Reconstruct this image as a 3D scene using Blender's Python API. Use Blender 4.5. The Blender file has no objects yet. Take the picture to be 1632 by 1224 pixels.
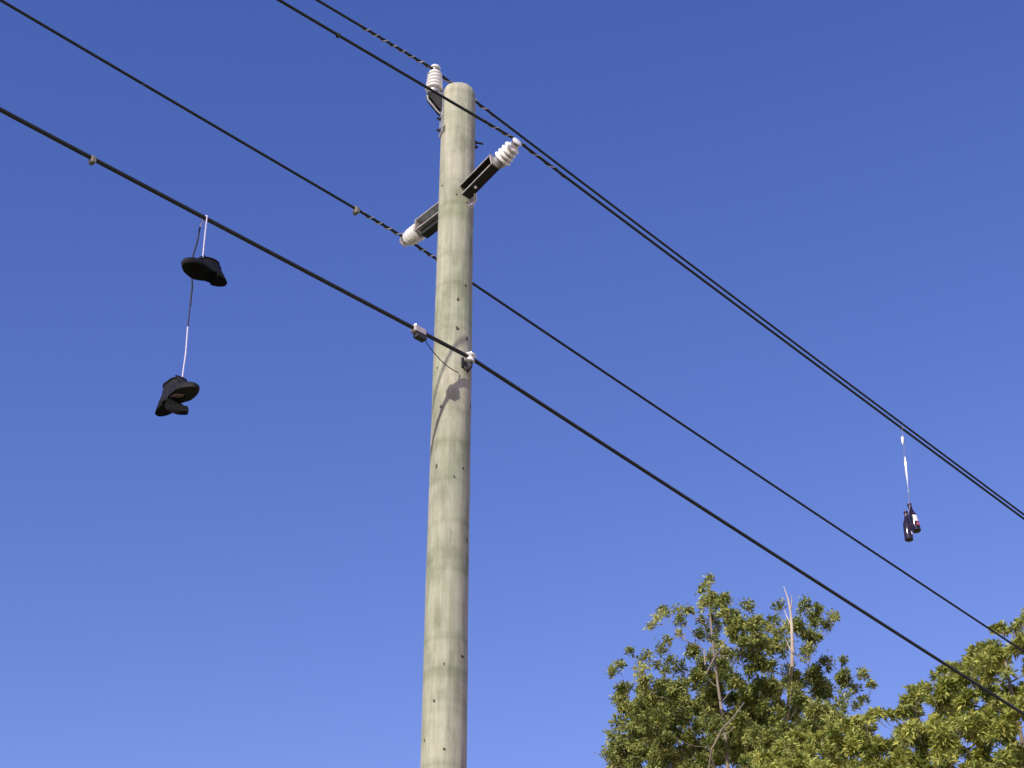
import bpy, bmesh, math, random
from mathutils import Vector, Matrix, Quaternion, noise
R = math.radians
rnd = random.Random(7)

# ---------------------------------------------------------------- camera, world, sun, exposure
sc = bpy.context.scene
col = sc.collection
F, W, H = 2960.0, 1632.0, 1224.0            # focal length in photograph pixels
PITCH = R(35.2)
EYE = Vector((0, 0, 1.6))
cam_d = bpy.data.cameras.new('camera')
cam_d.sensor_width = 36
cam_d.lens = 36 * F / W
cam_d.clip_start = 0.05
cam_d.clip_end = 6000
cam = bpy.data.objects.new('camera', cam_d)
cam.location = EYE
cam.rotation_euler = (R(90) + PITCH, 0, 0)
col.objects.link(cam)
sc.camera = cam
sc.render.resolution_x, sc.render.resolution_y = 1024, 768

SUN_AZ, SUN_EL = R(-148.5), R(30)             # azimuth clockwise from +Y: behind the camera, to its left
SUN = Vector((math.sin(SUN_AZ) * math.cos(SUN_EL), math.cos(SUN_AZ) * math.cos(SUN_EL), math.sin(SUN_EL)))
world = bpy.data.worlds.new('World')
sc.world = world
world.use_nodes = True
nt = world.node_tree
bg = nt.nodes['Background']
sky = nt.nodes.new('ShaderNodeTexSky')
sky.sky_type = 'NISHITA'
sky.sun_disc = False
sky.sun_elevation = SUN_EL
sky.sun_rotation = SUN_AZ % (2 * math.pi)
sky.altitude = 0
sky.air_density = 1.0
sky.dust_density = 0.0
sky.ozone_density = 3.0
# one colour response for the whole sky: the camera's saturated blue
sep = nt.nodes.new('ShaderNodeSeparateColor'); cmb = nt.nodes.new('ShaderNodeCombineColor')
nt.links.new(sky.outputs[0], sep.inputs[0])
for ch, (gam, gain) in enumerate(((1.6, 1.39), (1.36, 1.06), (1.04, 1.90))):
    pw = nt.nodes.new('ShaderNodeMath'); pw.operation = 'POWER'; pw.inputs[1].default_value = gam
    ml = nt.nodes.new('ShaderNodeMath'); ml.operation = 'MULTIPLY'; ml.inputs[1].default_value = gain
    nt.links.new(sep.outputs[ch], pw.inputs[0]); nt.links.new(pw.outputs[0], ml.inputs[0]); nt.links.new(ml.outputs[0], cmb.inputs[ch])
nt.links.new(cmb.outputs[0], bg.inputs[0])
bg.inputs[1].default_value = 0.1
sun_d = bpy.data.lights.new('sun', 'SUN')
sun_d.energy = 4.8
sun_d.angle = R(0.53)
sun_d.color = (1.0, 0.93, 0.82)
sun = bpy.data.objects.new('sun', sun_d)
sun.rotation_euler = SUN.to_track_quat('Z', 'Y').to_euler()
sun.location = (0, 0, 30)
col.objects.link(sun)
vs = sc.view_settings
vs.view_transform = 'Standard'
vs.look = 'None'
vs.exposure = 0.0
vs.gamma = 1.0
vs.use_curve_mapping = False

# ---------------------------------------------------------------- pixel -> direction helpers
FW = Vector((0, math.cos(PITCH), math.sin(PITCH)))
UP = Vector((0, -math.sin(PITCH), math.cos(PITCH)))
RT = Vector((1, 0, 0))
def ray(x, y):
    return (FW + RT * ((x - W / 2) / F) - UP * ((y - H / 2) / F)).normalized()
def at_dist(x, y, d):                        # point at horizontal distance d from the eye
    r = ray(x, y)
    return EYE + r * (d / math.hypot(r.x, r.y))
def on_plane(x, y, P, az):                   # point on the vertical plane through P with heading az
    n = Vector((math.cos(az), -math.sin(az), 0)); r = ray(x, y)
    return EYE + r * ((P - EYE).dot(n) / r.dot(n))
def pix(P):
    v = P - EYE; z = v.dot(FW)
    return W / 2 + F * v.dot(RT) / z, H / 2 - F * v.dot(UP) / z
def px_per_m(P):
    return F / (P - EYE).dot(FW)
def plumb(P, ypix):                          # the point straight under P that shows at height ypix
    lo, hi = P.z - 6, P.z + 1
    for _ in range(50):
        m = (lo + hi) / 2
        if pix(Vector((P.x, P.y, m)))[1] > ypix: lo = m
        else: hi = m
    return Vector((P.x, P.y, m))

# ---------------------------------------------------------------- mesh helpers
class MB:
    def __init__(s): s.v = []; s.f = []
    def add(s, verts, faces):
        o = len(s.v); s.v += [Vector(p) for p in verts]; s.f += [tuple(i + o for i in f) for f in faces]
        return s
    def box(s, a, b, M=None):
        (x0, y0, z0), (x1, y1, z1) = a, b
        vs_ = [Vector(p) for p in ((x0,y0,z0),(x1,y0,z0),(x1,y1,z0),(x0,y1,z0),(x0,y0,z1),(x1,y0,z1),(x1,y1,z1),(x0,y1,z1))]
        if M: vs_ = [M @ p for p in vs_]
        return s.add(vs_, [(0,3,2,1),(4,5,6,7),(0,1,5,4),(1,2,6,5),(2,3,7,6),(3,0,4,7)])
    def lathe(s, prof, n=24, M=None, cap=True):
        vs_ = []; fs = []
        for (r, z) in prof:
            for k in range(n):
                a = 2 * math.pi * k / n
                p = Vector((r * math.cos(a), r * math.sin(a), z)); vs_.append(M @ p if M else p)
        for i in range(len(prof) - 1):
            for k in range(n):
                fs.append((i*n+k, i*n+(k+1)%n, (i+1)*n+(k+1)%n, (i+1)*n+k))
        if cap:
            fs.append(tuple(range(n - 1, -1, -1))); fs.append(tuple((len(prof)-1)*n + k for k in range(n)))
        return s.add(vs_, fs)
    def tube(s, pts, rad, n=8, cap=True):
        pts = [Vector(p) for p in pts]
        rr = rad if isinstance(rad, (list, tuple)) else [rad] * len(pts)
        vs_ = []; fs = []; u = None
        for i, p in enumerate(pts):
            t = (pts[min(i+1, len(pts)-1)] - pts[max(i-1, 0)]).normalized()
            if u is None:
                u = t.orthogonal().normalized()
            else:
                u = (u - t * u.dot(t)).normalized()
            w = t.cross(u)
            for k in range(n):
                a = 2 * math.pi * k / n
                vs_.append(p + (u * math.cos(a) + w * math.sin(a)) * rr[i])
        for i in range(len(pts) - 1):
            for k in range(n):
                fs.append((i*n+k, i*n+(k+1)%n, (i+1)*n+(k+1)%n, (i+1)*n+k))
        if cap:
            fs.append(tuple(range(n - 1, -1, -1))); fs.append(tuple((len(pts)-1)*n + k for k in range(n)))
        return s.add(vs_, fs)
    def loft(s, rings, cap0=True, cap1=True):
        n = len(rings[0]); vs_ = [p for r in rings for p in r]; fs = []
        for i in range(len(rings) - 1):
            for k in range(n):
                fs.append((i*n+k, i*n+(k+1)%n, (i+1)*n+(k+1)%n, (i+1)*n+k))
        if cap0: fs.append(tuple(range(n - 1, -1, -1)))
        if cap1: fs.append(tuple((len(rings)-1)*n + k for k in range(n)))
        return s.add(vs_, fs)

WM = {}
def mesh_of(name, mb, mat, smooth=True, sharp=40):
    me = bpy.data.meshes.new(name)
    me.from_pydata([tuple(p) for p in mb.v], [], mb.f)
    bm = bmesh.new(); bm.from_mesh(me); bmesh.ops.recalc_face_normals(bm, faces=bm.faces); bm.to_mesh(me); bm.free()
    if smooth:
        me.polygons.foreach_set('use_smooth', [True] * len(me.polygons))
        me.set_sharp_from_angle(angle=R(sharp))
    me.materials.append(mat)
    return me
def place(name, data, parent=None, M=None):
    o = bpy.data.objects.new(name, data)
    col.objects.link(o)
    M = M or Matrix.Identity(4)
    WM[o] = M
    if parent is not None:
        o.parent = parent
        o.matrix_basis = WM[parent].inverted() @ M
    else:
        o.matrix_basis = M
    return o
def part(name, mb, mat, parent=None, M=None, smooth=True, sharp=40):
    return place(name, mesh_of(name, mb, mat, smooth, sharp), parent, M)
def world_part(name, mb, mat, parent, **k):          # mesh given in world coordinates, origin at the parent's
    M = WM[parent]; I = M.inverted(); mb.v = [I @ p for p in mb.v]
    return part(name, mb, mat, parent, M, **k)
def thing(name, label, cat, loc, group=None):
    o = place(name, None, None, Matrix.Translation(Vector(loc)))
    o['label'] = label; o['category'] = cat
    if group: o['group'] = group
    return o
def frame(P, z, x=None):                             # matrix at P whose local Z is z
    z = Vector(z).normalized()
    x = Vector(x) if x is not None else z.orthogonal()
    x = (x - z * x.dot(z)).normalized(); y = z.cross(x)
    M = Matrix((x, y, z)).transposed().to_4x4(); M.translation = P
    return M

# ---------------------------------------------------------------- materials
def mat(name, rgb, rough=0.6, metal=0.0, var=0.0, scale=8.0, bump=0.0, stretch=(1, 1, 1), spec=0.5, rgb2=None, bscale=None):
    m = bpy.data.materials.new(name); m.use_nodes = True
    n = m.node_tree.nodes; l = m.node_tree.links; p = n['Principled BSDF']
    p.inputs['Base Color'].default_value = (*rgb, 1); p.inputs['Roughness'].default_value = rough
    p.inputs['Metallic'].default_value = metal; p.inputs['Specular IOR Level'].default_value = spec
    if var or bump or rgb2:
        tc = n.new('ShaderNodeTexCoord'); mp = n.new('ShaderNodeMapping'); mp.inputs['Scale'].default_value = stretch
        nz = n.new('ShaderNodeTexNoise'); nz.inputs['Scale'].default_value = scale; nz.inputs['Detail'].default_value = 6
        l.new(tc.outputs['Object'], mp.inputs[0]); l.new(mp.outputs[0], nz.inputs['Vector'])
        cr = n.new('ShaderNodeValToRGB'); cr.color_ramp.elements[0].position = .35; cr.color_ramp.elements[1].position = .68
        a = rgb2 or tuple(c * (1 - var) for c in rgb)
        cr.color_ramp.elements[0].color = (*a, 1); cr.color_ramp.elements[1].color = (*[c * (1 + var) for c in rgb], 1)
        l.new(nz.outputs['Fac'], cr.inputs[0]); l.new(cr.outputs[0], p.inputs['Base Color'])
        if bump:
            b = n.new('ShaderNodeBump'); b.inputs['Strength'].default_value = bump; b.inputs['Distance'].default_value = .01
            nb = nz
            if bscale:
                nb = n.new('ShaderNodeTexNoise'); nb.inputs['Scale'].default_value = bscale; nb.inputs['Detail'].default_value = 5
                l.new(mp.outputs[0], nb.inputs['Vector'])
            l.new(nb.outputs['Fac'], b.inputs['Height']); l.new(b.outputs[0], p.inputs['Normal'])
    return m

def wood_material():
    m = bpy.data.materials.new('weathered_treated_timber'); m.use_nodes = True
    n = m.node_tree.nodes; l = m.node_tree.links; p = n['Principled BSDF']
    p.inputs['Roughness'].default_value = .85; p.inputs['Specular IOR Level'].default_value = .2
    tc = n.new('ShaderNodeTexCoord')
    def nz(scale, stretch, detail=6, rough=.6):
        mp = n.new('ShaderNodeMapping'); mp.inputs['Scale'].default_value = stretch
        t = n.new('ShaderNodeTexNoise'); t.inputs['Scale'].default_value = scale; t.inputs['Detail'].default_value = detail
        t.inputs['Roughness'].default_value = rough
        l.new(tc.outputs['Object'], mp.inputs[0]); l.new(mp.outputs[0], t.inputs['Vector']); return t.outputs['Fac']
    def ramp(fac, a, b, ca, cb):
        c = n.new('ShaderNodeValToRGB'); e = c.color_ramp.elements
        e[0].position, e[1].position = a, b; e[0].color = (*ca, 1); e[1].color = (*cb, 1)
        l.new(fac, c.inputs[0]); return c.outputs[0]
    def mix(kind, f, a, b):
        x = n.new('ShaderNodeMix'); x.data_type = 'RGBA'; x.blend_type = kind
        x.inputs[0].default_value = f if not hasattr(f, 'is_linked') else 0
        if hasattr(f, 'is_linked'): l.new(f, x.inputs[0])
        l.new(a, x.inputs[6]); l.new(b, x.inputs[7]); return x.outputs[2]
    base = ramp(nz(2.6, (1, 1, .6)), .36, .64, (.335, .362, .25), (.46, .44, .335))        # green preservative, bleached patches
    streak = ramp(nz(30, (1, 1, .05), 8, .72), .32, .60, (.42, .42, .38), (1, 1, 1))        # grain running up the pole
    blotch = ramp(nz(8, (1, 1, .5), 5), .32, .52, (.60, .62, .57), (1, 1, 1))
    band = ramp(nz(3.0, (.15, .15, 1.9), 3), .36, .50, (.76, .79, .74), (1, 1, 1))           # stains around the pole
    pale = ramp(nz(26, (1, 1, .13), 3), .62, .74, (1, 1, 1), (1.22, 1.18, 1.12))
    c = mix('MULTIPLY', .55, base, streak); c = mix('MULTIPLY', .8, c, blotch); c = mix('MULTIPLY', .9, c, band); c = mix('MULTIPLY', .8, c, pale)
    l.new(c, p.inputs['Base Color'])
    b = n.new('ShaderNodeBump'); b.inputs['Strength'].default_value = .5; b.inputs['Distance'].default_value = .006
    l.new(nz(40, (1, 1, .04), 8, .7), b.inputs['Height']); l.new(b.outputs[0], p.inputs['Normal'])
    return m

M_WOOD = wood_material()
M_KNOT = mat('dark_knot', (.085, .075, .055), .9, var=.4, scale=60)
M_PORC = mat('white_porcelain', (.80, .79, .75), .22, var=.04, scale=30)
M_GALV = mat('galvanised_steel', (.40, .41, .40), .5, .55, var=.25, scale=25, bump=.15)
M_DARK = mat('dark_steel', (.028, .026, .022), .75, .2, var=.4, scale=22, bump=.3)  # near-black put into the colour of the right arm and the gussets
M_EDGE = mat('pale_steel', (.36, .33, .30), .6, .3, var=.2, scale=40)
M_BOLT = mat('bright_bolt_steel', (.62, .61, .63), .4, .5, var=.1, scale=60)
M_BOLTD = mat('dark_bolt_steel', (.03, .03, .03), .6, .3, var=.3, scale=60)
M_COND = mat('dark_conductor', (.020, .026, .026), .7, .1, var=.3, scale=120, bump=.4)
M_CABLE = mat('black_cable_sheath', (.018, .022, .020), .6, 0, var=.3, scale=60, bump=.3)
M_TIE = mat('aluminium_tie', (.42, .40, .39), .45, .6, var=.3, scale=60)
M_CLAMPG = mat('dull_grey_clamp', (.20, .19, .15), .7, var=.25, scale=50)
M_CLAMP = mat('grey_clamp_plastic', (.50, .44, .43), .6, var=.15, scale=50)
M_CLAMPD = mat('dark_clamp_body', (.03, .035, .03), .6)
M_LEATHER = mat('black_leather', (.0085, .008, .0075), .62, var=.5, scale=40, bump=.5, bscale=140, spec=.25)
M_RUBBER = mat('black_rubber', (.0035, .0036, .003), .85, var=.3, scale=70, bump=.3, spec=.2)
M_INSOLE = mat('worn_pink_lining', (.26, .17, .155), .9, var=.3, scale=60)
M_LINING = mat('dark_boot_lining', (.02, .018, .016), .9)
M_LACEW = mat('pale_lace', (.62, .56, .66), .8, var=.15, scale=200)
M_LACED = mat('dark_lace', (.018, .022, .05), .8)
M_GLASS = mat('dark_brown_bottle_glass', (.020, .009, .012), .08, spec=.8)
M_PAPER = mat('white_paper_label', (.75, .72, .72), .6, var=.1, scale=60)
M_REDP = mat('red_label_patch', (.55, .10, .13), .5)
M_FOIL = mat('dark_neck_foil', (.05, .018, .03), .35, .4)
M_PLAST = mat('white_plastic_strip', (.85, .85, .86), .3)
M_STRING = mat('grey_string', (.22, .22, .25), .8)
M_BARK = mat('pale_bark', (.25, .20, .15), .9, var=.35, scale=9, bump=.6, stretch=(1, 1, .3))
M_DEAD = mat('bleached_dead_wood', (.48, .41, .32), .9, var=.2, scale=14, bump=.4, stretch=(1, 1, .3))
M_GROUND = mat('dry_grass_ground', (.10, .115, .05), .95, var=.4, scale=.35, rgb2=(.15, .13, .075), bump=.3)

def leaf_material(name, hue):
    m = bpy.data.materials.new(name); m.use_nodes = True
    n = m.node_tree.nodes; l = m.node_tree.links; p = n['Principled BSDF']; out = n['Material Output']
    at = n.new('ShaderNodeAttribute'); at.attribute_name = 'tint'
    cr = n.new('ShaderNodeValToRGB'); e = cr.color_ramp.elements
    e[0].position, e[1].position = 0, 1; e[0].color = (*hue[0], 1); e[1].color = (*hue[-1], 1)
    x = e.new(.5); x.color = (*hue[1], 1)
    l.new(at.outputs['Fac'], cr.inputs[0]); l.new(cr.outputs[0], p.inputs['Base Color'])
    p.inputs['Roughness'].default_value = .5; p.inputs['Specular IOR Level'].default_value = .35
    tr = n.new('ShaderNodeBsdfTranslucent'); l.new(cr.outputs[0], tr.inputs['Color'])
    mx = n.new('ShaderNodeMixShader'); mx.inputs[0].default_value = .28
    l.new(p.outputs[0], mx.inputs[1]); l.new(tr.outputs[0], mx.inputs[2]); l.new(mx.outputs[0], out.inputs[0])
    return m
M_LEAF1 = leaf_material('olive_green_leaves', ((.07, .105, .022), (.23, .27, .06), (.54, .55, .17)))
M_LEAF2 = leaf_material('yellow_green_leaves', ((.08, .125, .022), (.28, .315, .06), (.60, .59, .15)))

# ---------------------------------------------------------------- ground
g = MB(); N = 24; S = 3000
for i in range(N + 1):
    for j in range(N + 1):
        fx = (i / N * 2 - 1); fy = (j / N * 2 - 1)
        g.v.append(Vector((math.copysign(abs(fx) ** 2.2, fx) * S, math.copysign(abs(fy) ** 2.2, fy) * S, 0)))
for i in range(N):
    for j in range(N):
        a = i * (N + 1) + j; g.f.append((a, a + N + 1, a + N + 2, a + 1))
ground = part('ground', g, M_GROUND); ground['kind'] = 'structure'

# ---------------------------------------------------------------- utility pole
PX, PY = -0.348, 8.793
ZTOP = 10.13
AX = Vector((PX, PY, 0))
def pole_r(z): return .1185 - (z - 5.43) * .0022
pole = thing('utility_pole', 'weathered grey-green round timber pole carrying white insulators and wires', 'utility pole', (PX, PY, 0))
sh = MB(); rings = []
def wob(a, z):
    q = Vector((math.cos(a) * 1.5, math.sin(a) * 1.5, z * .9))
    return .0045 * noise.noise(q) + .0022 * noise.noise(q * 4.0) + .0012 * noise.noise(Vector((math.cos(a) * 14, math.sin(a) * 14, z * 1.2)))
zs = [0.0] + [.25 * k for k in range(1, 20)] + [5.0 + .06 * k for k in range(0, 84)] + [10.04, 10.07, 10.095, 10.112, 10.124, ZTOP]
for z in zs:
    r = pole_r(z)
    if z > 10.07: t = (z - 10.07) / (ZTOP - 10.07); r *= (1 - .13 * t ** 2.2)
    ring = []
    for k in range(48):
        a = 2 * math.pi * k / 48
        rr = r + wob(a, z)
        ring.append(Vector((rr * math.cos(a), rr * math.sin(a), z + (.008 * noise.noise(Vector((math.cos(a) * 2, math.sin(a) * 2, 3))) if z > 10.06 else 0))))
    rings.append(ring)
rings.append([Vector((p.x * .5, p.y * .5, ZTOP + .004)) for p in rings[-1]])
sh.loft(rings)
place('shaft', mesh_of('shaft', sh, M_WOOD, sharp=60), pole, WM[pole])

def on_pole(x, y, extra=0.0):                # point of the pole surface seen at a pixel, with its outward normal
    d = ray(x, y); z = 8.0
    for _ in range(4):
        r = pole_r(z) + extra
        a = d.x ** 2 + d.y ** 2; b = 2 * (d.x * -PX + d.y * -PY); c = PX * PX + PY * PY - r * r
        q = max(0, b * b - 4 * a * c); t = (-b - math.sqrt(q)) / (2 * a); P = EYE + d * t; z = P.z
    return P, Vector((P.x - PX, P.y - PY, 0)).normalized()
# knots and old nail holes
knots = [(708,205,6,13),(742,455,4,4),(730,477,4,5),(729,523,5,5),(744,540,4,6),(697,586,3,4),(703,648,5,5),(724,760,3,4),(696,743,4,7),(738,746,3,4),
         (749,648,4,6),(708,1058,3,4),(692,1117,4,4),(708,1194,5,4),(737,1046,7,3),(728,310,3,3),(705,296,3,3),(744,860,4,9),(677,1180,3,5)]
for (x, y, w, h) in knots:
    P, nrm = on_pole(x, y)
    s = px_per_m(P); M = frame(P, nrm, Vector((0, 0, 1)))
    k = MB(); a, b = h / s * .5 / .75, w / s * .5; rr = []
    for (q, zz) in ((1.25, -.004), (1.0, .0015), (.6, .003), (.15, .0015)):
        rr.append([Vector((a * q * math.cos(t) * (1 + .2 * math.sin(3 * t + x)), b * q * math.sin(t), zz)) for t in [2 * math.pi * i / 12 for i in range(12)]])
    k.loft(rr)
    part('knot', k, M_KNOT, pole, M)

# ---- insulators: ribbed porcelain posts
def insulator(name, P0, P1, n_shed, r_shed, parent, taper=.12):
    ax = P1 - P0; L = ax.length; M = frame(P0, ax)
    o = part('insulator', MB().lathe([(.032, 0), (.034, L * .04), (.029, L * .08), (.029, L * .80), (.020, L * .84), (.020, L * .89), (.034, L * .91), (.036, L * .95), (.030, L * .985), (.012, L)], 28), M_PORC, parent, M)
    o['label'] = name
    zz = [L * (.10 + .66 * (i + .5) / n_shed) for i in range(n_shed)]
    d = L * .66 / n_shed
    for i, z in enumerate(zz):
        rs_ = r_shed * (1 - taper * i / max(1, n_shed - 1))
        sm = mesh_of('shed', MB().lathe([(.027, -d * .46), (rs_ * .80, -d * .40), (rs_ * .94, -d * .30), (rs_, -d * .12), (rs_ * .985, d * .06), (rs_ * .90, d * .22), (rs_ * .72, d * .34), (.027, d * .42)], 32), M_PORC)
        place('shed', sm, o, M @ Matrix.Translation((0, 0, z)))
    part('base_ferrule', MB().lathe([(.040, -.012), (.043, -.008), (.043, L * .06), (.036, L * .085)], 24), M_GALV, o, M)
    part('tie_collar', MB().lathe([(.0185, L * .845), (.0255, L * .85), (.0255, L * .885), (.0185, L * .89)], 20), M_TIE, o, M)
    return o

ARM = R(48)
def arm_pt(x, y): return on_plane(x, y, AX, ARM + R(90))
AD = Vector((math.cos(ARM), -math.sin(ARM), 0))
def channel(P0, P1, side, w, fl, th, material, edge, parent, label):
    """steel channel from P0 to P1: a tall web and two flanges that reach towards `side`"""
    ax = (P1 - P0); L = ax.length
    M = frame(P0, ax, side)                  # local z along the arm, local x towards the open side, y across
    if (M.to_3x3() @ Vector((0, 1, 0))).z < 0: M = M @ Matrix.Rotation(math.pi, 4, 'Z') @ Matrix.Scale(-1, 4, Vector((1, 0, 0)))
    m = MB()
    m.box((-th, -w / 2, 0), (0, w / 2, L))
    m.box((0, w / 2 - th, 0), (fl, w / 2, L)); m.box((0, -w / 2, 0), (fl, -w / 2 + th, L * .98))
    o = part('arm_bracket', m, material, parent, M, smooth=False); o['label'] = label
    for s_ in (-1, 1):
        part('pale_lip', MB().box((fl - .001, s_ * (w / 2 - th / 2) - th * .62, .004), (fl + .003, s_ * (w / 2 - th / 2) + th * .62, L * .975)), edge, o, M, smooth=False)  # strips in a paler colour along both flange edges
    part('end_plate', MB().box((-th - .002, -w / 2 - .003, L), (fl + .004, w / 2 + .003, L + .010)), edge, o, M, smooth=False)
    return o, M, L

LEFTSIDE = Vector((-math.sin(ARM), -math.cos(ARM), 0))     # horizontal, across the arm, towards the road side
# right arm, dark, nearer the camera
a0, a1, a2 = arm_pt(746, 310), arm_pt(795, 260), arm_pt(826, 224)
ax_r = (a2 - a0).normalized()
rb, rM, rL = channel(a0, a1 - ax_r * .01, LEFTSIDE, .088, .060, .007, M_DARK, M_EDGE, pole, 'dark steel channel bracket')
hexb = mesh_of('bolt', MB().lathe([(.011, 0), (.011, .009), (.008, .011), (.006, .016)], 6), M_BOLT, False)
place('bolt', hexb, rb, rM @ Matrix.Translation((0.0005, .004, rL * .50)) @ Matrix.Rotation(R(90), 4, 'Y'))
place('bolt', hexb, rb, rM @ Matrix.Translation((.030, -.0445, rL * .34)) @ Matrix.Rotation(R(90), 4, 'X'))
ins_r = insulator('white ribbed insulator lying on the dark arm', a1 + ax_r * .008, a2, 4, .060, pole)
# pale coach bolt with washer and strap under the dark arm
P, nrm = on_pole(749, 328)
part('coach_bolt', MB().lathe([(.022, -.004), (.022, .006), (.014, .008), (.015, .022), (.011, .030), (.004, .032)], 12), M_BOLT, pole, frame(P, nrm))
part('bolt_strap', MB().tube([P + nrm * .016, P + nrm * .028 + AD * .02 + Vector((0, 0, .022)), a0 + ax_r * .07 - Vector((0, 0, .05))], .009, 8), M_BOLT, pole)
# left arm, pale, behind the pole
b0, b1, b2 = arm_pt(716, 333), arm_pt(673, 366), arm_pt(642, 386)
ax_l = (b2 - b0).normalized()
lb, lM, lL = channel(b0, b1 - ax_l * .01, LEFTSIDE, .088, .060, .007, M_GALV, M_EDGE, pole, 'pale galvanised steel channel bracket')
place('bolt', mesh_of('bolt', MB().lathe([(.010, 0), (.010, .008), (.006, .012)], 6), M_BOLTD, False), lb, lM @ Matrix.Translation((.052, .044, lL * .80)) @ Matrix.Rotation(R(-90), 4, 'X'))
ins_l = insulator('white ribbed insulator lying on the pale arm', b1 + ax_l * .008, b2, 4, .060, pole)
part('arm_shade_block', MB().box((-.02, -.02, .06), (.035, .014, lL * .92)), M_BOLTD, lb, lM @ Matrix.Translation((0, -.062, 0)), smooth=False)  # dark block standing in for the shade under the left arm

# pole-top bracket and upright insulator
TD = Vector((-.96, -.28, 0)).normalized()
TC = Vector((PX, PY, 0)) + TD * .165
zt0 = plumb(Vector((TC.x, TC.y, 9.9)), 149).z
zt1 = plumb(Vector((TC.x, TC.y, 9.9)), 106.5).z
TC = Vector((TC.x, TC.y, zt0))
rt = pole_r(10.0)
M = frame(AX + TD * (rt - .002), Vector((0, 0, 1)), TD)
br = MB()
sp = zt0 - .012
br.box((0, -.033, sp - .34), (.008, .033, sp))
top_br = part('pole_top_bracket', br, M_GALV, pole, M, smooth=False)
part('bracket_shelf', MB().box((.008, -.034, sp - .012), (.105, .034, sp)), M_GALV, top_br, M, smooth=False)
for s_ in (-1, 1):
    gm = MB(); y0, y1 = s_ * .030, s_ * .025
    pr = [(.0085, sp - .0125), (.098, sp - .0125), (.094, sp - .045), (.030, sp - .13), (.0085, sp - .15)]
    gm.v = [Vector((x, y0, z)) for x, z in pr] + [Vector((x, y1, z)) for x, z in pr]
    gm.f = [(0, 1, 2, 3, 4), (9, 8, 7, 6, 5)] + [(i, (i + 1) % 5, (i + 1) % 5 + 5, i + 5) for i in range(5)]
    part('gusset', gm, M_DARK, top_br, M, smooth=False)  # near-black colour stands in for shade inside the open bracket
part('gusset_rim', MB().tube([(.100, 0, sp - .018), (.097, 0, sp - .048), (.033, 0, sp - .134), (.010, 0, sp - .155)], .006, 6), M_GALV, top_br, M)
part('pin_nut', MB().lathe([(.018, -.045), (.018, -.014)], 6), M_BOLT, top_br, frame(TC, Vector((0, 0, 1))))
for dz in (-.20, -.30):
    part('bolt', MB().lathe([(.013, 0), (.013, .010), (.007, .012), (.007, .026)], 6), M_BOLTD, top_br, M @ Matrix.Translation((.008, 0, sp + dz)) @ Matrix.Rotation(R(90), 4, 'Y'), smooth=False)
ins_t = insulator('white ribbed insulator standing upright at the pole top', TC, Vector((TC.x + .004, TC.y, zt1)), 5, .058, pole, .16)
# through bolts poking out of the far side
for (x, y, ln) in ((757, 181, .035), (757, 222, .06), (756, 226, .028)):
    P, nrm = on_pole(x, y)
    nrm = Vector((.96, .28, 0)).normalized(); P = Vector((PX, PY, P.z)) + nrm * (pole_r(P.z) - .01)
    part('through_bolt', MB().lathe([(.020, 0), (.020, .014), (.012, .016), (.012, .026), (.007, .028), (.007, .01 + ln)], 8), M_BOLTD, pole, frame(P, nrm), smooth=False)

# ---------------------------------------------------------------- wires
AZ_L, AZ_R, SPAN = R(45), R(44), 44.0
def wire_fit(P, pts, az, sgn):               # slope at the pole of a wire that hangs between poles SPAN apart
    d = Vector((math.sin(az), math.cos(az), 0)) * sgn
    num = den = 0
    for q in pts:
        Q = on_plane(*q, P, az); s = (Q - P).dot(d); g_ = s * (1 - s / SPAN)
        num += (Q.z - P.z) * g_; den += g_ * g_
    return d, num / den
class Wire:
    def __init__(s, P, left, right):
        s.P = P; s.dl, s.al = wire_fit(P, left, AZ_L, -1); s.dr, s.ar = wire_fit(P, right, AZ_R, 1)
        print('wire', tuple(round(c, 3) for c in P), round(s.al, 4), round(s.ar, 4))
    def at(s, t):                            # t metres along, negative to the left span
        d, a, u = (s.dr, s.ar, t) if t >= 0 else (s.dl, s.al, -t)
        p = s.P + d * u; p.z += a * u * (1 - u / SPAN); return p
    def find(s, x):                          # where the wire shows at pixel column x
        lo, hi = -12.0, 30.0
        for _ in range(60):
            m = (lo + hi) / 2
            if pix(s.at(m))[0] < x: lo = m
            else: hi = m
        return m
    def mesh(s, r):
        ts = [-SPAN + i * 1.0 for i in range(38)] + [-6 + i * .12 for i in range(50)] + [i * .12 for i in range(0, 100)] + [12 + i * 1.0 for i in range(33)]
        return MB().tube([s.at(t) for t in ts], r, 10)
def helix(w, t0, t1, rad, thick, turns_per_m, strands=1):
    m = MB(); n = int((t1 - t0) * turns_per_m * 14)
    for q in range(strands):
        pts = []
        for i in range(n + 1):
            t = t0 + (t1 - t0) * i / n; c = w.at(t); d = (w.at(t + .01) - w.at(t - .01)).normalized()
            u = d.cross(Vector((0, 0, 1))).normalized(); v = u.cross(d); a = 2 * math.pi * ((t - t0) * turns_per_m + q / strands)
            pts.append(c + (u * math.cos(a) + v * math.sin(a)) * rad)
        m.tube(pts, thick, 5)
    return m
wires = {}
def overhead(P, left, right, r, label, name, m):
    w = Wire(P, left, right)
    o = thing(name, label, 'wire', P, 'wires strung from the pole')
    world_part('conductor', w.mesh(r), m, o)
    return w, o
dT = (Vector((TC.x + .004, TC.y, zt1)) - TC)
PA = TC + dT * .865 - Vector((0, .0, 0)) + Vector((-.022, -.022, 0))
PB = b1 + (b2 - b1) * .865 + Vector((0, 0, .024)); PB = b1 + ax_l * .008 + (b2 - b1) * .85 + Vector((.0, .0, .026))
PC = a1 + ax_r * .008 + (a2 - a1) * .85 + Vector((0, 0, .026))
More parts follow.
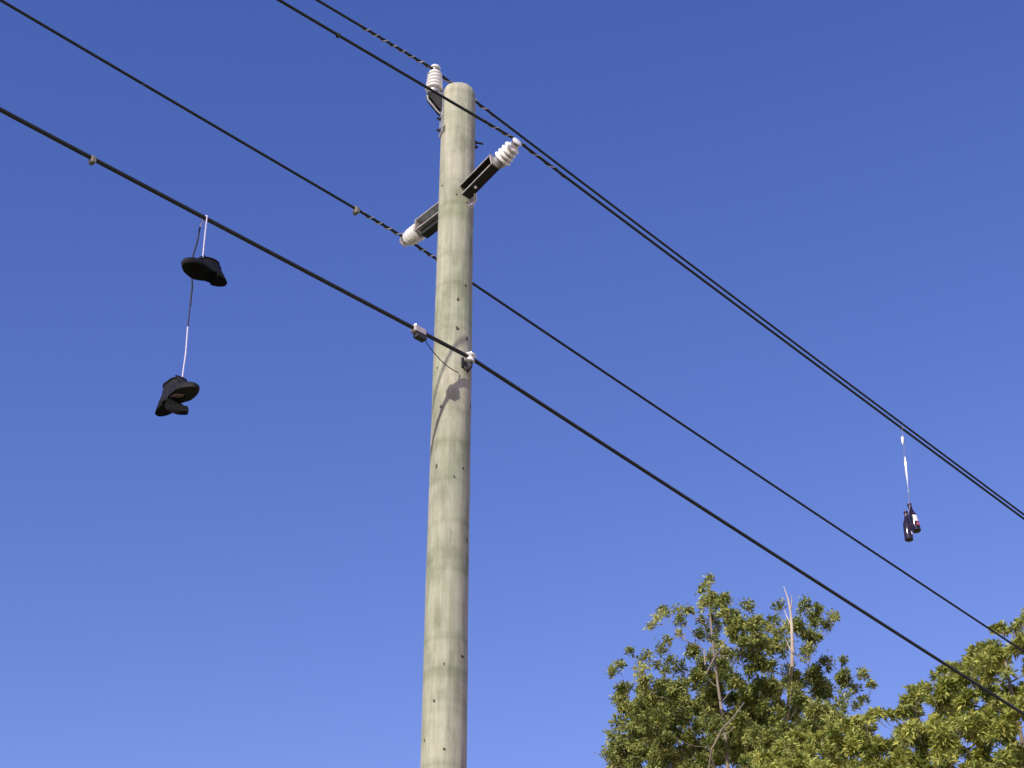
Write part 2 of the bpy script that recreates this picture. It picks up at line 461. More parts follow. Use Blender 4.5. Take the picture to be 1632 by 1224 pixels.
wA, oA = overhead(PA, [(506, 0), (575, 42)], [(880, 256), (1060, 390.2), (1260, 540.6), (1500, 721.6), (1632, 820.9)], .0086, 'dark bare wire tied to the upright insulator at the pole top', 'overhead_wire', M_COND)
wB, oB = overhead(PB, [(0, 3), (240, 138.5), (440, 254.5)], [(757, 448), (1100, 682), (1300, 818), (1632, 1040.4)], .0088, 'dark bare wire on the pale arm passing behind the pole', 'overhead_wire', M_COND)
wC, oC = overhead(PC, [(446.5, 0), (538, 55), (676, 140)], [(880, 273), (1060, 403.3), (1260, 550.8), (1500, 728.6), (1632, 826.3)], .0088, 'dark bare wire on the dark arm with bottles hanging from it', 'overhead_wire', M_COND)
# the thick low cable, held off the pole by a small white reel
PLs, nL = on_pole(750, 571)
nL = Vector((.62, -.78, 0)).normalized()
zL = PLs.z
PL0 = Vector((PX, PY, 0)) + nL * (pole_r(8) + .045)
PL = at_dist(751, 571, math.hypot(PL0.x, PL0.y))
wL, oL = overhead(PL, [(0, 175.5), (148, 253), (600, 488)], [(900, 667), (1100, 797), (1300, 927), (1500, 1053.5), (1632, 1139)], .0118, 'thick black cable, lowest on the pole, with shoes hanging from it', 'overhead_cable', M_CABLE)

# preformed ties wrapped round the bare wires at the insulators
def tie(o, w, x0, x1, r=.0115, th=.0046, tpm=13):
    world_part('wire_tie', helix(w, w.find(x0), w.find(x1), r, th, tpm), M_TIE, o)
tie(oA, wA, 572, 683); tie(oA, wA, 699, 787, tpm=9)
tie(oB, wB, 578, 640); tie(oB, wB, 662, 700)
tie(oC, wC, 770, 812, r=.011, th=.0035, tpm=9); tie(oC, wC, 832, 900, r=.011, th=.0035, tpm=7)
def clampbox(o, w, x, ln, wd, ht, drop, m, name='clamp'):
    t = w.find(x); P = w.at(t); d = (w.at(t + .02) - w.at(t - .02)).normalized()
    M = frame(P, d, Vector((0, 0, 1))); b = MB()
    prof = [(-ht * .5 + drop, -wd * .5), (-ht * .5 + drop, wd * .5), (ht * .25 + drop, wd * .5), (ht * .5 + drop, wd * .22), (ht * .5 + drop, -wd * .22), (ht * .25 + drop, -wd * .5)]
    rings = [[Vector((x_ * q, y_ * q, z_)) for x_, y_ in prof] for z_, q in ((-ln / 2, .8), (-ln / 2 + .006, 1), (ln / 2 - .006, 1), (ln / 2, .8))]
    return part(name, b.loft(rings), m, o, M, smooth=False), M
clampbox(oB, wB, 568, .030, .040, .052, -.010, M_CLAMPG)
clampbox(oL, wL, 148, .028, .034, .044, -.008, M_CLAMPG)
clampbox(oC, wC, 539, .020, .026, .026, 0, M_CLAMPD)
cl, cM = clampbox(oL, wL, 667, .085, .044, .046, 0.0, M_CLAMP)
part('clamp_jaw', MB().box((-.052, -.020, -.022), (-.024, .020, .046)), M_CLAMPD, cl, cM, smooth=False)
part('clamp_screw', MB().lathe([(.010, 0), (.010, .012), (.006, .014)], 6), M_BOLT, cl, cM @ Matrix.Translation((.020, 0, -.02)) @ Matrix.Rotation(R(90), 4, 'Y'), smooth=False)
# thin earth lead from the clamp down to the pole
p0 = cM @ Vector((-.040, 0, .045)); p3 = on_pole(731, 594, .006)[0]
p1 = p0 + (p3 - p0) * .33 + Vector((0, 0, -.045)); p2 = p0 + (p3 - p0) * .66 + Vector((0, 0, -.045))
pts = [p0 * (1 - u) ** 3 + p1 * 3 * u * (1 - u) ** 2 + p2 * 3 * u * u * (1 - u) + p3 * u ** 3 for u in [i / 14 for i in range(15)]]
world_part('earth_lead', MB().tube(pts, .0028, 6), M_COND, oL)
# reel insulator with its hook on the pole
d = (wL.dr - wL.dl).normalized()
M = frame(PL + d * -.008, Vector((.25, -.25, 1))) @ Matrix.Diagonal((.95, .95, .78, 1))
reel = part('reel_insulator', MB().lathe([(.010, -.032), (.028, -.031), (.033, -.024), (.031, -.015), (.025, -.007), (.024, 0), (.025, .007), (.031, .015), (.033, .024), (.028, .031), (.010, .032)], 24), M_PORC, pole, M)
reel['label'] = 'small white porcelain reel'
hk = MB().tube([Vector((PX, PY, zL - .07)) + nL * .10, PL - nL * .030 + Vector((0, 0, -.075)), PL + Vector((0, 0, -.060)), PL + Vector((.002, 0, -.01)), PL + Vector((.004, -.002, .045))], .008, 8)
world_part('reel_hook', hk, M_BOLTD, pole)
part('reel_nut', MB().lathe([(.014, 0), (.014, .012), (.008, .014)], 6), M_BOLT, reel, M @ Matrix.Translation((0, 0, .031)), smooth=False)
part('hook_plate', MB().box((-.034, -.018, -.004), (.034, .018, .006)), M_BOLTD, pole, frame(Vector((PX, PY, zL - .075)) + nL * (pole_r(8) + .001), nL, Vector((0, 0, 1))), smooth=False)

# ---------------------------------------------------------------- boots
def boot_slice(z, xh, xf, ws, n=44, peel=None):
    pts = []
    def Wd(x):
        t = x / .285
        ks = [(-.1, .030), (0, .032), (.15, .035), (.38, .034), (.68, .049), (.86, .047), (1.05, .040)]
        for (a, wa), (b, wb) in zip(ks, ks[1:]):
            if t <= b:
                u = (t - a) / (b - a); u = u * u * (3 - 2 * u); return wa + (wb - wa) * u
        return .04
    for k in range(n):
        th = 2 * math.pi * k / n
        c, s_ = math.cos(th), math.sin(th)
        u = (1 + math.copysign(abs(c) ** .9, c)) / 2
        x = xh + (xf - xh) * u
        e = abs(s_) ** .72
        y = math.copysign(Wd(x) * ws * e, s_) + (.008 * max(0, x - .15) / .13 if ws > .5 else 0)
        pts.append(Vector((x, y, z)))
    return pts
def make_boot(label, M, peeled, strap_label=None):
    o = place('boot', None, None, M); o['label'] = label; o['category'] = 'boot'; o['group'] = 'boots slung over the cable'
    lv = [(.026,.000,.284,.99),(.034,-.003,.289,1.02),(.048,-.006,.290,1.02),(.060,-.007,.284,.99),(.072,-.007,.268,.93),(.083,-.006,.240,.88),(.093,-.004,.208,.85),(.104,-.001,.180,.84),
          (.118,.002,.158,.84),(.134,.003,.144,.86),(.150,.001,.137,.90),(.164,-.002,.136,.94),(.168,-.003,.137,.97)]
    rings = [boot_slice(*q) for q in lv]
    for i, r in enumerate(rings):            # creases and wear
        for p in r:
            q = noise.noise(p * 22 + Vector((3 if peeled else 9, 0, 0)))
            p.y += .004 * q * (1 if p.z > .04 else 0); p.z += .003 * noise.noise(p * 30)
            if p.z > .12: p.y += .012 * (p.z - .12) / .05 * (1 if peeled else -1) * (.5 + p.x * 2)
    up = part('boot_upper', MB().loft(rings, cap0=False, cap1=False), M_LEATHER, o, M, sharp=80)
    sm = up.modifiers.new('thick', 'SOLIDIFY'); sm.thickness = .005; sm.offset = -1
    up.modifiers.new('soft', 'SUBSURF').levels = 1; up.modifiers['soft'].render_levels = 1
    inner = [Vector((p.x * .97 + .004, p.y * .93, .0275)) for p in boot_slice(.027, .0, .284, .97)]
    part('insole', MB().loft([inner, [p + Vector((0, 0, .004)) for p in inner]]), M_LINING, o, M)
    if peeled: part('torn_lining', MB().loft([[Vector((.165 + .030 * math.cos(t) * (1 + .3 * math.sin(2 * t)), .012 * math.sin(t) - .012 + .010 * math.cos(t), z_)) for t in [2 * math.pi * k / 14 for k in range(14)]] for z_ in (.0215, .0272)]), M_INSOLE, o, M)
    part('collar', MB().tube([p + Vector((0, 0, .002)) for p in rings[-1]] + [rings[-1][0] + Vector((0, 0, .002))], .0065, 8), M_LEATHER, o, M)
    # outsole with a heel block and ridges
    def bend(p):
        if not peeled or p.x < .105: return p
        a = R(46) * min(1, (p.x - .105) / .05); c = Vector((.105, 0, .014)); d_ = p - c
        tw_ = R(34) * min(1, (p.x - .105) / .08)                     # the loose sole also twists
        e1 = Vector((math.cos(a), 0, -math.sin(a))); e3 = Vector((math.sin(a), 0, math.cos(a))); e2 = Vector((0, 1, 0))
        return c + e1 * d_.x + (e2 * math.cos(tw_) + e3 * math.sin(tw_)) * d_.y + (e3 * math.cos(tw_) - e2 * math.sin(tw_)) * d_.z
    # grid sole so that it can bend
    def grid_sole(z0, z1, x0, x1, grow):
        m = MB(); nx = 40
        base = boot_slice(0, -.006, .291, 1.05 + grow, n=900)
        def half(x, s_):
            best = min((p for p in base if (p.y >= 0.0) == (s_ > 0)), key=lambda p: abs(p.x - x)); return best.y
        rows = []
        for i in range(nx + 1):
            x = x0 + (x1 - x0) * (1 - math.cos(math.pi * i / nx)) / 2; a_, b_ = half(x, -1), half(x, 1)
            cols = []
            for j in range(5):
                y = a_ + (b_ - a_) * j / 4
                cols.append(y)
            rows.append((x, cols))
        idx = {}
        for L_, zz in enumerate((z0, z1)):
            for i, (x, cols) in enumerate(rows):
                for j, y in enumerate(cols):
                    idx[(L_, i, j)] = len(m.v); m.v.append(bend(Vector((x, y, zz))))
        for i in range(nx):
            for j in range(4):
                m.f.append((idx[0,i,j], idx[0,i,j+1], idx[0,i+1,j+1], idx[0,i+1,j])); m.f.append((idx[1,i,j], idx[1,i+1,j], idx[1,i+1,j+1], idx[1,i,j+1]))
            for j in (0, 4):
                m.f.append((idx[0,i,j], idx[0,i+1,j], idx[1,i+1,j], idx[1,i,j]))
        for i in (0, nx):
            for j in range(4):
                m.f.append((idx[0,i,j], idx[1,i,j], idx[1,i,j+1], idx[0,i,j+1]))
        return m
    sole = part('outsole', grid_sole(.010, .0255, -.0055, .2905, 0), M_RUBBER, o, M, sharp=50)
    part('heel_block', grid_sole(-.014, .0095, -.0055, .078, 0), M_RUBBER, sole, M, sharp=50)
    part('forefoot_tread', grid_sole(.003, .0095, .125, .282, -.06), M_RUBBER, sole, M, sharp=50)
    # tongue
    tg = []
    for i in range(7):
        u = i / 6; x = .185 - .062 * u + .0 * u; z = .100 + .080 * u ** .85
        wdt = .020 + .012 * u
        tg.append([Vector((x + .006 * math.cos(t) + (-.010 * abs(math.sin(t))), wdt * math.sin(t), z + .004 * math.cos(t))) for t in [2 * math.pi * k / 14 for k in range(14)]])
    part('tongue', MB().loft(tg), M_LEATHER, o, M)
    lc = MB()
    for k in range(4):                       # crossed laces up the instep
        x, z = .205 - .020 * k, .096 + .012 * k + (.004 * k)
        lc.tube([Vector((x, -.024, z - .004)), Vector((x - .008, 0, z + .010)), Vector((x - .016, .024, z + .006))], .0028, 6)
        lc.tube([Vector((x, .024, z - .004)), Vector((x - .008, 0, z + .012)), Vector((x - .016, -.024, z + .006))], .0028, 6)
    part('instep_lacing', lc, M_LACED, o, M)
    part('heel_tab', MB().box((-.010, -.008, .140), (-.004, .008, .172)), M_LEATHER, o, M)
    return o
WS = wL.at(wL.find(327))                       # where the lace crosses the cable
WS_ = WS + Vector((0, 0, .0))
def boot_matrix(P, yaw, pitch, roll, anchor):
    Rm = Matrix.Rotation(yaw, 4, 'Z') @ Matrix.Rotation(pitch, 4, 'Y') @ Matrix.Rotation(roll, 4, 'X')
    return Matrix.Translation(P) @ Rm @ Matrix.Translation(-Vector(anchor))
ANCH = (.135, 0, .165)
off_d = wL.dl.copy()
pu = plumb(WS + RT * -.028, 406); pl = plumb(WS + Vector((0.0, 0, 0)) + RT * -.012, 600)
MU = boot_matrix(pu, math.atan2(-.70, -.71), R(9), R(22), ANCH) @ Matrix.Diagonal((.90, 1.02, .80, 1))
ML = boot_matrix(pl, math.atan2(-.71, .71), R(3), R(-8), ANCH) @ Matrix.Diagonal((1.0, 1.03, .90, 1))
boot_u = make_boot('black leather boot hanging higher, close under the cable', MU, False)
boot_l = make_boot('black leather boot hanging lower, its sole peeling away from the toe', ML, True)
lace = thing('boot_lace', 'long pale and dark lace joining two boots over the cable', 'lace', WS)
u0 = MU @ Vector((.13, .022, .150)); u1 = MU @ Vector((.155, -.020, .132)); l0 = ML @ Vector((.135, 0, .160))
r_ = .0125 + .003
perp = Vector((wL.dr.y, -wL.dr.x, 0)).normalized()
TOPP = WS + Vector((0, 0, r_))
near, far = WS - perp * -r_, WS - perp * r_
def strand(name, pts, r, m, n=24):
    world_part(name, MB().tube(pts, r, 6), m, lace)
# pale strand over the cable down to the upper boot
strand('pale_strand', [WS - perp * r_, WS - perp * r_ * .7 + Vector((0, 0, r_ * .7)), TOPP, WS + perp * r_ * .7 + Vector((0, 0, r_ * .7)), WS + perp * r_, WS + perp * r_ + Vector((0, 0, -.03)), (WS + u0) / 2 + perp * .006, u0], .0036, M_LACEW)
q1 = plumb(WS - perp * r_ + RT * -.012, 362)
behind = Vector((0, .16, 0)) + RT * -.01
q2 = pu + Vector((-.03, .06, -.01)); q3 = plumb(WS + Vector((-.04, .08, 0)), 455)
strand('pale_knot_end', [WS - perp * r_, plumb(WS - perp * r_, 352), q1], .0042, M_LACEW)
strand('dark_strand', [q1, plumb(q1 + RT * -.004, 385), q2, q3], .0050, M_LACED)
q4 = q3 + (l0 - q3) * .22; q5 = q3 + (l0 - q3) * .45
strand('dark_lower_strand', [q3, q4], .0056, M_LACED); strand('dark_thin_strand', [q4, q5], .0042, M_LACED)
strand('pale_lower_strand', [q5, q3 + (l0 - q3) * .72 + RT * .004, l0], .0036, M_LACEW)

# ---------------------------------------------------------------- bottles
WBt = wC.at(wC.find(1437))
def make_bottle(label, P, axis, turn, patch):
    M = frame(P, axis) @ Matrix.Rotation(turn, 4, 'Z')
    o = place('bottle', None, None, M); o['label'] = label; o['category'] = 'bottle'; o['group'] = 'bottles hung on the wire'
    # local origin at the neck's top, body hanging towards -z
    prof = [(.0, -.232), (.022, -.233), (.0295, -.229), (.0305, -.222), (.0305, -.105), (.0285, -.092), (.022, -.075), (.0165, -.058), (.0140, -.040), (.0132, -.012), (.0132, -.010), (.0148, -.009), (.0148, -.001), (.011, 0), (0, 0)]
    part('glass_body', MB().lathe(prof, 32, cap=False), M_GLASS, o, M)
    part('cap', MB().lathe([(.0150, -.010), (.0162, -.008), (.0155, .002), (.013, .004)], 21), M_FOIL, o, M)
    part('neck_foil', MB().lathe([(.0150, -.052), (.0143, -.046), (.0140, -.020), (.0138, -.018)], 28, cap=False), M_FOIL, o, M)
    def wrap(name, a0, a1, z0, z1, r, m):
        b = MB(); n = 14
        for zz, rr in ((z0, r), (z1, r), (z1, r + .0006), (z0, r + .0006)):
            for i in range(n + 1):
                a = a0 + (a1 - a0) * i / n; b.v.append(Vector((rr * math.cos(a), rr * math.sin(a), zz)))
        for q in range(4):
            for i in range(n):
                b.f.append((q*(n+1)+i, q*(n+1)+i+1, ((q+1)%4)*(n+1)+i+1, ((q+1)%4)*(n+1)+i))
        b.f.append((0, n+1, 2*(n+1), 3*(n+1))); b.f.append(tuple(k*(n+1)+n for k in (3, 2, 1, 0)))
        return part(name, b, m, o, M)
    wrap('label_wrap', -.9, .9, -.160, -.108, .0306, M_PAPER if patch else M_FOIL)
    wrap('label_patch', -.45, .6, -.195, -.170, .0306, M_REDP if patch else M_PAPER)
    return o
bz1 = plumb(WBt, 803); bz2 = plumb(WBt + RT * -.022 + Vector((0, -.02, 0)), 814)
toward = math.atan2(-.95, -.2)
bz1 = at_dist(1449, 804, math.hypot(bz1.x, bz1.y)); bz2 = at_dist(1443.5, 816, math.hypot(bz2.x, bz2.y) - .05)
make_bottle('dark bottle with a white and red label, tilted, tied beside another', bz1, Vector((-.11, .05, 1)), R(-100), True)
make_bottle('dark plain bottle hanging straight and lower beside the labelled one', bz2, Vector((.02, .0, 1)), R(-80), False)
st = thing('bottle_string', 'thin string with shiny white plastic strips holding two bottles', 'string', WBt)
rW = .0095 + .002
perpC = Vector((wC.dr.y, -wC.dr.x, 0)).normalized()
pk = at_dist(1448.5, 800, math.hypot(bz1.x, bz1.y))
def along(u): return WBt.lerp(pk, u)
loop = [WBt + (perpC * math.cos(a) + Vector((0, 0, 1)) * math.sin(a)) * rW for a in [R(-90) + 2 * math.pi * i / 16 for i in range(17)]]
world_part('wire_loop', MB().tube(loop, .003, 6), M_STRING, st)
world_part('cord', MB().tube([along(u) + RT * .006 * math.sin(u * 9) for u in [i / 30 for i in range(31)]], .0022, 6), M_STRING, st)
def ribbon(u0, u1, wmax, twist, off):
    m = MB(); n = 16; th = .0008
    rows = []
    for i in range(n + 1):
        v = i / n; c = along(u0 + (u1 - u0) * v) + Vector((0, -.006, 0)) + RT * off
        w_ = wmax * (math.sin(math.pi * min(.95, .10 + v * .85))) ** .7 * (.8 + .3 * noise.noise(Vector((v * 4, u0 * 9, 0))))
        a = twist * v; e = Vector((math.cos(a), -math.sin(a), 0)); nn = Vector((math.sin(a), math.cos(a), 0)) * th
        rows.append([c - e * w_ - nn, c + e * w_ - nn, c + e * w_ + nn, c - e * w_ + nn])
    return m.loft(rows)
world_part('plastic_strip', ribbon(.12, .24, .011, 1.6, -.004), M_PLAST, st)
world_part('plastic_strip', ribbon(.40, .88, .0095, 2.0, .002), M_PLAST, st)
nk = bz2 + Vector((0, 0, -.03))
world_part('neck_tie', MB().tube([pk, bz1 + Vector((0, -.016, -.02)), nk + Vector((.016, -.005, .012)), nk + Vector((0, -.018, 0)), nk + Vector((-.017, 0, -.003))], .003, 6), M_STRING, st)

# ---------------------------------------------------------------- trees
def leaf_crown(name, tufts, material, parent, L0, L1, wid, per, rs, spread):
    """tufts: (centre, radius, outward, tint). Every tuft is a spray of narrow pointed leaves."""
    V = []; Fc = []; T = []
    for (c, rad, outw, tint) in tufts:
        base = (outw * .6 + Vector((0, 0, .6)) + Vector((rs.gauss(0, .35), rs.gauss(0, .35), rs.gauss(0, .25)))).normalized()
        for _ in range(per):
            d = (base * .55 + Vector((rs.gauss(0, .62), rs.gauss(0, .62), rs.gauss(0, .55)))).normalized()
            p = c + Vector((rs.gauss(0, 1), rs.gauss(0, 1), rs.gauss(0, .9))) * rad * spread + d * rad * .15
            ln = rs.uniform(L0, L1); w_ = ln * wid * rs.uniform(.8, 1.25)
            nf = base * .9 + d * .3 + Vector((rs.gauss(0, .55), rs.gauss(0, .55), rs.gauss(0, .55)))     # leaves turn their faces outwards
            sd = d.cross(nf).normalized(); nn = sd.cross(d)
            tip = p + d * ln + Vector((0, 0, -.14 * ln)) - nn * .08 * ln; m1 = p + d * ln * .45
            o = len(V)
            V += [p, m1 + sd * w_ + nn * w_ * .2, tip, m1 - sd * w_ + nn * w_ * .2]
            Fc.append((o, o + 1, o + 2)); Fc.append((o, o + 2, o + 3))
            t = min(1, max(0, tint + rs.gauss(0, .16))); T += [t] * 4
    me = bpy.data.meshes.new(name); me.from_pydata([tuple(v) for v in V], [], Fc)
    at = me.attributes.new('tint', 'FLOAT', 'POINT'); at.data.foreach_set('value', T)
    me.materials.append(material)
    return place(name, me, parent, Matrix.Identity(4) @ Matrix.Identity(4))
def limb(m, a, b, r0, r1, rs, n=9, sag=.10):
    pts = []; L = (b - a).length
    s1 = Vector((rs.gauss(0, 1), rs.gauss(0, 1), rs.gauss(0, .6))) * L * sag
    for i in range(n):
        u = i / (n - 1); p = a.lerp(b, u) + s1 * math.sin(math.pi * u) * .6 + Vector((0, 0, -L * .14 * math.sin(math.pi * u)))
        p += Vector((noise.noise(p * 2.3), noise.noise(p * 2.3 + Vector((9, 0, 0))), noise.noise(p * 2.3 + Vector((0, 9, 0))))) * .05 * math.sin(math.pi * u) * min(1, L)
        pts.append(p)
    m.tube(pts, [r0 + (r1 - r0) * (i / (n - 1)) for i in range(n)], 6)
    return pts

def build_tree(name, label, D, trunk_px, blobs, material, seed, per, L0, L1, wid, trunk_top, low_c, low_r, dens, depth_sd, trunk_r, twigs, spread, n_front=9999):
    rs = random.Random(seed)
    topP = at_dist(*trunk_top, D)
    base = at_dist(trunk_px[0], trunk_px[1], D); base.z = 0; base.x += rs.gauss(0, .3)
    t = thing(name, label, 'tree', base, 'trees behind the pole')
    # blobs -> spheres in space
    sp = []
    for (x, y, r) in blobs:
        dd = D + rs.gauss(0, depth_sd) * (1.0 if r > 14 else .6) + (rs.uniform(.6, 2.2) if len(sp) >= n_front else 0)
        P = at_dist(x, y, dd); sp.append((P, r / px_per_m(P)))
    tufts = []
    clumps = []
    for (P, r) in sp:
        if r < .16: clumps.append((P, r, Vector((0, 0, 1)))); continue
        for _ in range(max(5, int(1.5 * (r / .095) ** 2))):         # a big bough end is a cluster of small leafy balls
            v = Vector((rs.gauss(0, 1), rs.gauss(0, 1), rs.gauss(.15, 1))).normalized()
            k = rs.uniform(.085, .125)
            clumps.append((P + v * max(0, r - k * .8) * rs.random() ** .4, k, v))
    for (P, r, ov) in clumps:
        tone = .52 + rs.gauss(0, .14)
        for _ in range(max(3, int(dens * (r / .1) ** 2))):
            v = (Vector((rs.gauss(0, 1), rs.gauss(0, 1), rs.gauss(0, 1))).normalized() + ov * .35).normalized()
            c = P + v * max(0, r - .045) * rs.random() ** .4
            tufts.append((c, min(.11, r * .8), v, tone + rs.gauss(0, .09)))
    # the rest of the crown below
    C = Vector(low_c); n_low = 900
    for _ in range(n_low):
        v = Vector((rs.gauss(0, 1), rs.gauss(0, 1), rs.gauss(0, 1))).normalized(); q = .55 + .45 * rs.random() ** .5
        c = C + Vector((v.x * low_r[0], v.y * low_r[1], v.z * low_r[2])) * q
        if pix(c)[1] < 1236 and (c - EYE).dot(FW) > 1: continue
        tufts.append((c, .26, v, .55 + rs.gauss(0, .15)))
    crown = leaf_crown('crown', tufts, material, None, L0, L1, wid, per, rs, spread)
    crown.parent = t; crown.matrix_basis = WM[t].inverted()
    # trunk and limbs
    tr = MB(); pts = []; n = 60
    for i in range(n):
        u = i / (n - 1); p = base.lerp(topP, u); k = math.sin(math.pi * u)
        p += Vector((noise.noise(Vector((seed, u * 3, 0))), noise.noise(Vector((seed, 7, u * 3))), 0)) * .5 * k
        pts.append(p)
    rad = [trunk_r * (1 - .95 * (i / (n - 1)) ** .7) + .006 for i in range(n)]
    tr.tube(pts, rad, 12)
    world_part('trunk', tr, M_BARK, t)
    lm = MB(); tw = MB()
    nodes = [(p, rad[i]) for i, p in enumerate(pts) if i > n * .4]
    def dist_trunk(P): return min((P - p).length for p in pts)
    for (P, r) in sorted(sp, key=lambda c: dist_trunk(c[0])):
        def cost(nd):
            h = P.z - nd[0].z; e = (P - nd[0]).length
            return e + (2.0 * max(0, .45 * e - h))
        p, pr = min(nodes, key=cost)
        d_ = (P - p).length
        r0 = min(pr * .62, .006 + .010 * d_)
        q = limb(lm, p, P, r0, max(.0025, r0 * .35), rs, sag=.08)
        nodes += [(q[k], r0 * (1 - .65 * k / 8)) for k in (3, 5, 7, 8)]
        for _ in range(twigs):
            v = Vector((rs.gauss(0, 1), rs.gauss(0, 1), rs.gauss(.3, 1))).normalized()
            limb(tw, q[rs.randrange(5, 9)], P + v * r * .95, .0035, .0015, rs, 5)
    for _ in range(14):
        v = Vector((rs.gauss(0, 1), rs.gauss(0, 1), rs.gauss(0, .6))).normalized()
        p = pts[rs.randrange(18, 40)]
        limb(lm, p, C + Vector((v.x * low_r[0], v.y * low_r[1], v.z * low_r[2])) * .8, .06, .01, rs)
    lms = world_part('limbs', lm, M_BARK, t); lms['kind'] = 'stuff'; tws = world_part('twigs', tw, M_BARK, t); tws['kind'] = 'stuff'
    print(name, 'tufts', len(tufts), 'leaves', len(tufts) * per)
    return t, pts

BL = [(1130,928,12),(1120,941,11),(1137,952,16),(1152,966,19),(1126,966,14),(1166,984,18),(1192,966,13),(1176,1000,22),(1198,998,18),(1204,1020,22),(1118,958,9),
 (1057,974,12),(1053,986,11),(1078,980,15),(1099,975,8),(1041,999,10),(1086,991,10),(1083,1010,8),(1112,1010,12),(1122,986,11),(1140,985,10),
 (1063,1021,9),(1052,1035,13),(1006,1040,9),(983,1063,13),(974,1072,8),(1030,1052,15),(1022,1070,12),(1046,1060,10),(1060,1068,8),
 (1106,1042,16),(1148,1032,10),(1184,1028,20),(1214,1040,22),(1240,1032,20),(1228,1005,14),
 (1243,967,12),(1284,966,15),(1300,982,19),(1327,984,12),(1318,1000,14),(1270,998,17),(1290,1015,22),(1246,1012,15),(1232,994,12),(1280,1042,14),(1293,1035,10),
 (1226,1062,18),(1200,1062,22),(1152,1066,22),(1122,1074,20),(1085,1066,14),(1175,1050,16),
 (1320,1058,15),(1344,1056,9),(1300,1080,22),(1343,1078,18),(1374,1077,13),(1390,1092,8),(1268,1090,26),(1240,1098,26),(1312,1106,26),(1348,1112,14),(1376,1118,9),(1360,1098,12),(1365,1125,8),
 (998,1102,20),(982,1122,15),(1042,1100,26),(1080,1096,24),(1020,1130,28),(984,1150,15),(972,1172,13),(1060,1135,30),(1108,1128,30),(1150,1118,30),(1190,1108,30),(1232,1135,28),(1190,1146,28),
 (1008,1170,30),(1058,1185,26),(966,1202,14),(1000,1212,28),(1050,1222,26),(1098,1180,22),(1150,1205,26),(1215,1178,30),(1275,1140,26),(1318,1146,22),(1250,1165,24),(1180,1190,24),(1120,1215,22),(1110,1085,18),(1165,1090,22),(1215,1100,24),(1255,1070,14),(1130,1105,20),(1095,1150,22),(1040,1160,24),(1140,1155,20),(1170,1165,22),(1210,1155,26),(1240,1190,26),(1290,1170,26),(1340,1135,14),(1080,1115,22),(1030,1195,26),(990,1185,20),(1130,1190,16),(1000,1130,18),(1090,1205,20),(1270,1115,24),(1300,1130,24),(1128,1010,13),(1140,1000,13),(1132,1048,15),(1142,1020,10),(1118,1058,14),(1136,1088,18),(1115,1160,16),(1140,1175,16),(1128,1140,14),(1160,1045,16),(1215,1000,14),(1225,1030,16),(1256,1030,14),(1070,1050,10),(1020,1100,18),(1060,1100,20),(1090,1230,24),(1210,1225,30)]
rbk = random.Random(3); BACK = []
for _ in range(60):
    x = rbk.uniform(975, 1370); y = rbk.uniform(1095, 1240)
    if y < 1095 + abs(x - 1170) * .12 or math.hypot(x - 1120, y - 1180) < 14: continue
    BACK.append((x, y, rbk.uniform(18, 26)))
tree1, tp1 = build_tree('tree', 'tall open-crowned tree with tufted olive leaves and a bare dead tip', 27.0, (1128, 1224), BL + BACK, M_LEAF1, 11, 34, .045, .085, .21,
                   (1131, 950), (at_dist(1150, 1224, 27).x, 27.0, 10.2), (3.0, 2.8, 3.6), 3.0, .75, .14, 3, .34, len(BL))
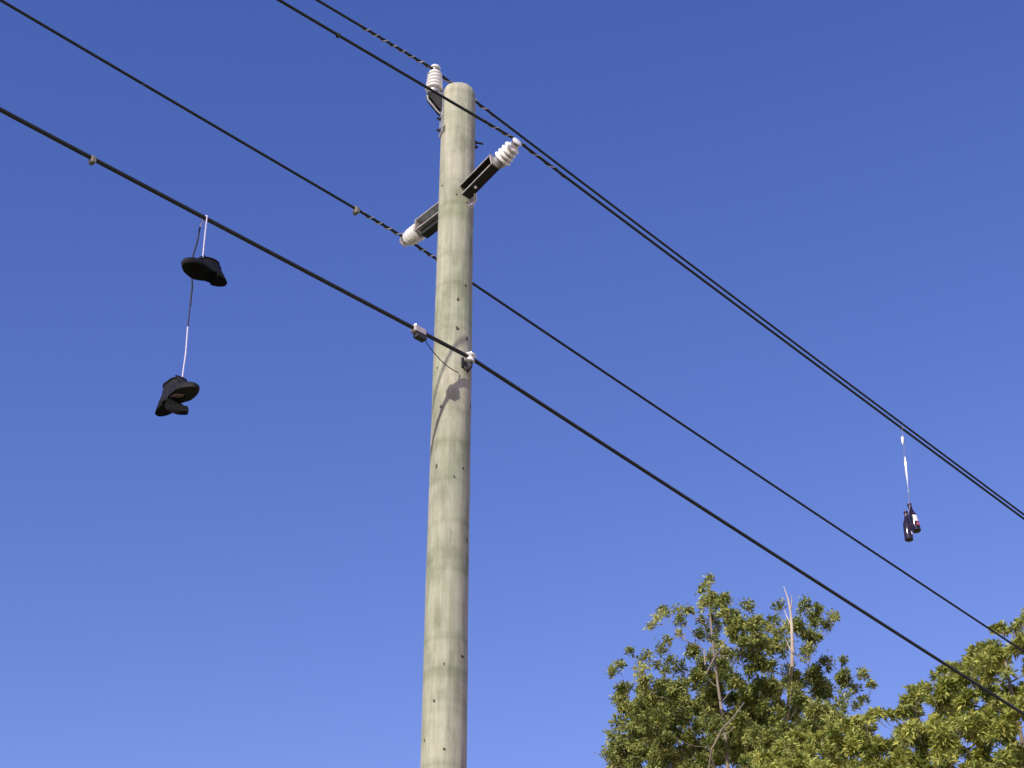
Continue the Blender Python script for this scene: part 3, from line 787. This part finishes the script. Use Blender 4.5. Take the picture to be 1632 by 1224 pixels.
# bare dead spar rising out of the first tree, and its pale fork
dd = MB()
def pl3(pts, D): return [at_dist(x, y, D + z) for x, y, z in pts]
sp1 = pl3([(1250,1185,1.6),(1256,1130,1.2),(1259,1085,.5),(1262,1060,-.2),(1263,1030,-.35),(1262,1000,-.35),(1260,975,-.35),(1256,955,-.3),(1249,934,-.3)], 26.6)
dd.tube(sp1, [.036,.033,.031,.029,.027,.024,.018,.011,.004], 8)
for pts in ([(1261,995,-.35),(1255,985,-.3),(1250,972,-.3)], [(1260,972,-.35),(1262,960,-.4),(1261,948,-.45)], [(1263,1040,-.35),(1256,1028,-.4),(1252,1018,-.4)]):
    dd.tube(pl3(pts, 26.6), [.014, .010, .004], 6)
ds = world_part('dead_spar', dd, M_DEAD, tree1); ds['label'] = 'bare bleached dead branch'
lb_ = MB()
for pts, r in (([(1128,1300,-.1),(1129,1230,-.7),(1134,1195,-.95),(1152,1160,-1.0),(1166,1147,-.8),(1186,1120,-.3)], .020), ([(1125,1075,-1.05),(1140,1045,-1.0),(1150,1034,-1.1),(1156,1018,-1.1)], .015), ([(1124,1060,-1.0),(1122,1035,-.9),(1095,1022,-1.0),(1075,1004,-.8)], .014)):
    lb_.tube(pl3(pts, 27.0), [r * (1 - .7 * i / len(pts)) for i in range(len(pts))], 8)
world_part('front_limb', lb_, M_BARK, tree1)

outl = [(1170,1215),(1198,1200),(1236,1198),(1246,1170),(1262,1164),(1300,1170),(1317,1164),(1331,1147),(1360,1143),(1375,1137),(1398,1128),(1431,1134),(1438,1119),(1449,1103),(1455,1091),(1469,1086),(1488,1092),(1492,1067),(1507,1054),(1545,1056),(1549,1030),(1568,1022),(1580,1020),(1583,998),(1597,991),(1624,994),(1628,978),(1650,958),(1700,940)]
def outline(x):
    for (a, ya), (b, yb) in zip(outl, outl[1:]):
        if x <= b: return ya + (yb - ya) * (x - a) / (b - a)
    return 940
rb2 = random.Random(5); BR = []
x = 1185
while x < 1720:
    yo = outline(x); r = rb2.uniform(7, 13); BR.append((x, yo + r + 1, r)); x += rb2.uniform(7, 12)
for _ in range(310):
    x = rb2.uniform(1190, 1730); yo = outline(x); y = rb2.uniform(yo + 14, 1290)
    if math.hypot(x - 1412, y - 1172) < 20 or math.hypot(x - 1405, y - 1160) < 14: continue
    r = rb2.uniform(14, 28); r = min(r, y - yo)
    BR.append((x, y, r))
tree2, tp2 = build_tree('tree', 'dense bushy tree with yellow-green leaves behind the cables', 23.0, (1560, 1224), BR, M_LEAF2, 23, 26, .06, .11, .16,
                   (1600, 1040), (at_dist(1560, 1224, 23).x, 23.0, 8.0), (3.6, 3.0, 3.4), 3.0, .95, .20, 2, .22)
